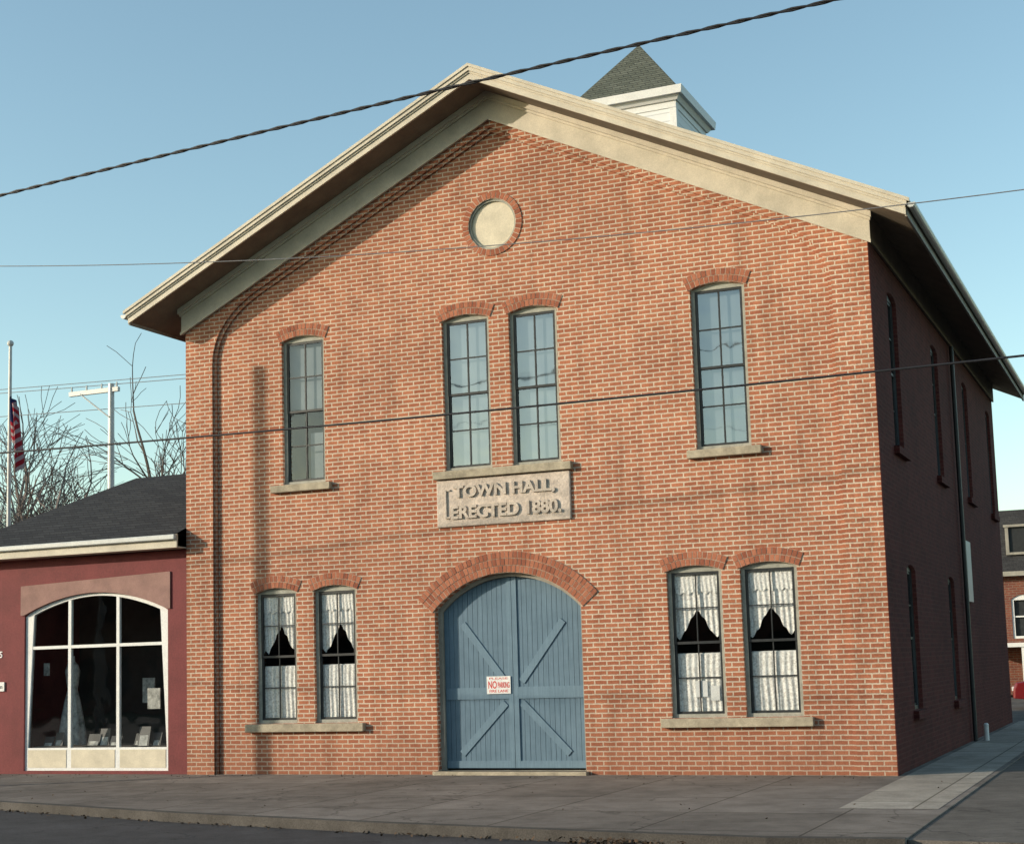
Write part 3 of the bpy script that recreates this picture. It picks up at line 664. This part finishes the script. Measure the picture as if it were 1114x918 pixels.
m.f=[[0,1,2,3],[1,5,6,2],[5,4,7,6],[4,0,3,7],[3,2,6,7],[0,4,5,1]]; m.make('house_mansard_roof',M['roof2'],h)
m=MB()
for x in (8.8,11.35,13.9,16.4):
    m.wbox(x-.55,x+.55,hy-.15,hy+.9,5.75,5.85).wbox(x-.55,x-.42,hy-.15,hy+.9,5.85,6.9).wbox(x+.42,x+.55,hy-.15,hy+.9,5.85,6.9).wbox(x-.6,x+.6,hy-.2,hy+.9,6.9,7.0)
m.wbox(hx0-.42,hx1+.42,hy-.45,hy-.41,4.86,5.05)
m.make('house_dormer_trim',M['greyframe'],h)
m=MB()
for x in (8.8,11.35,13.9,16.4): m.wbox(x-.42,x+.42,hy-.05,hy+.9,5.85,6.9)
m.make('house_dormer_glass',M['sash'],h)
m=MB(); m.wbox(9,16,hy-2.2,hy-.01,1.95,2.12)
for x in (9.1,10.2,11.4,12.6,13.8,15.0,15.9): m.wbox(x-.07,x+.07,hy-2.15,hy-2.01,0,1.95)
m.make('house_porch',M['white'],h)

# ------------------------------------------------------------ CAR
car=empty('parked_car',(14.3,27.5,0))
cx0=12.12; cy=27.9
prof=[(0,.32),(0.02,.62),(.10,.80),(.95,.92),(1.45,.98),(2.1,1.38),(3.1,1.42),(3.75,1.05),(4.35,.98),(4.45,.80),(4.48,.34),(3.9,.26),(.6,.26)]
cm=MB(); CT=lambda u,v,d:(cx0+u,cy-d,v)
secs=[(-.88,.10),(-.80,0),(.80,0),(.88,.10)]
for d,ins in secs:
    for u,v in prof:
        tum=.0 if v<1.0 else (v-1.0)*.35
        dd=math.copysign(abs(d)-tum,d); cm.v.append(CT(2.24+(u-2.24)*(1-ins*.25),v-ins*.15,dd))
n=len(prof)
for s_ in range(3):
    for i in range(n):
        j=(i+1)%n; cm.f.append([s_*n+i,s_*n+j,(s_+1)*n+j,(s_+1)*n+i])
cm.f.append(list(range(n))); cm.f.append([3*n+i for i in range(n)][::-1])
cm.make('car_body',M['carpaint'],car,.03)
gm=MB()
for s_ in (-1,1):
    a=[(1.55,1.0,s_*.885),(3.6,1.02,s_*.885),(3.05,1.33,s_*.79),(2.15,1.33,s_*.79)]
    k=len(gm.v); gm.v+=[CT(*p) for p in a]; gm.f.append([k,k+1,k+2,k+3])
for a in ([(1.46,1.0,-.7),(1.46,1.0,.7),(2.04,1.36,.62),(2.04,1.36,-.62)],[(3.73,1.085,-.7),(3.73,1.085,.7),(3.16,1.41,.62),(3.16,1.41,-.62)]):
    k=len(gm.v); gm.v+=[CT(p[0]-.01 if p[0]<3 else p[0]+.012,p[1]+.012,p[2]) for p in a]; gm.f.append([k,k+1,k+2,k+3])
gm.make('car_glass',M['sash'],car)
wm=MB(); hm=MB()
for u in (.85,3.6):
    for d in (-.9,.7):
        wm.cyl(CT(u,.31,d),CT(u,.31,d+.2),.31,.31,20); 
        dd=d-.004 if d<0 else d+.204
        hm.cyl(CT(u,.31,dd),CT(u,.31,dd+(.01 if d<0 else -.01)),.19,.19,16)
wm.make('car_wheels',M['rubber'],car); hm.make('car_hubcaps',M['metalw'],car)
lm=MB(); lm.box(-.02,.05,.55,.68,.5,.8,CT); lm.box(-.02,.05,.55,.68,-.8,-.5,CT); lm.make('car_lights',M['white'],car)

# ------------------------------------------------------------ LIGHT
sd=bpy.data.lights.new('sun','SUN'); sd.energy=5.0; sd.angle=math.radians(.55); sd.color=(1,.87,.69)
so_=bpy.data.objects.new('sun',sd); sc.collection.objects.link(so_); so_.rotation_euler=SUNV.to_track_quat('-Z','Y').to_euler(); so_.location=(-30,-30,30)
w=bpy.data.worlds.new('World'); sc.world=w; w.use_nodes=True; nt=w.node_tree
bg=nt.nodes['Background']; sk=nt.nodes.new('ShaderNodeTexSky'); sk.sky_type='NISHITA'; sk.sun_disc=False
sk.sun_elevation=math.asin(-SUNV.z); sk.sun_rotation=math.atan2(-SUNV.x,-SUNV.y)%(2*math.pi)
sk.air_density=1.0; sk.dust_density=.8; sk.ozone_density=1.0
tint=mixc(nt,sk.outputs[0],(1.55,1.68,1.50),1.0,'MULTIPLY')
nt.links.new(tint,bg.inputs[0]); bg.inputs[1].default_value=.15

# ------------------------------------------------------------ CAMERA
yaw,pi_,ro=-.4046,.1174,-.0294
f=Vector((math.sin(yaw)*math.cos(pi_),math.cos(yaw)*math.cos(pi_),math.sin(pi_)))
r0=Vector((math.cos(yaw),-math.sin(yaw),0)); u0=r0.cross(f)
r=r0*math.cos(ro)+u0*math.sin(ro); u=-r0*math.sin(ro)+u0*math.cos(ro)
mt=Matrix(((r.x,u.x,-f.x,17.0538),(r.y,u.y,-f.y,-23.8831),(r.z,u.z,-f.z,1.86),(0,0,0,1)))
cd=bpy.data.cameras.new('camera'); cam=bpy.data.objects.new('camera',cd); sc.collection.objects.link(cam); cam.matrix_world=mt
cd.sensor_width=36; cd.lens=1649.73/1114*36; cd.shift_x=-7.4451/1114; cd.shift_y=68.277/1114; cd.clip_end=3000; cd.clip_start=.1
sc.camera=cam
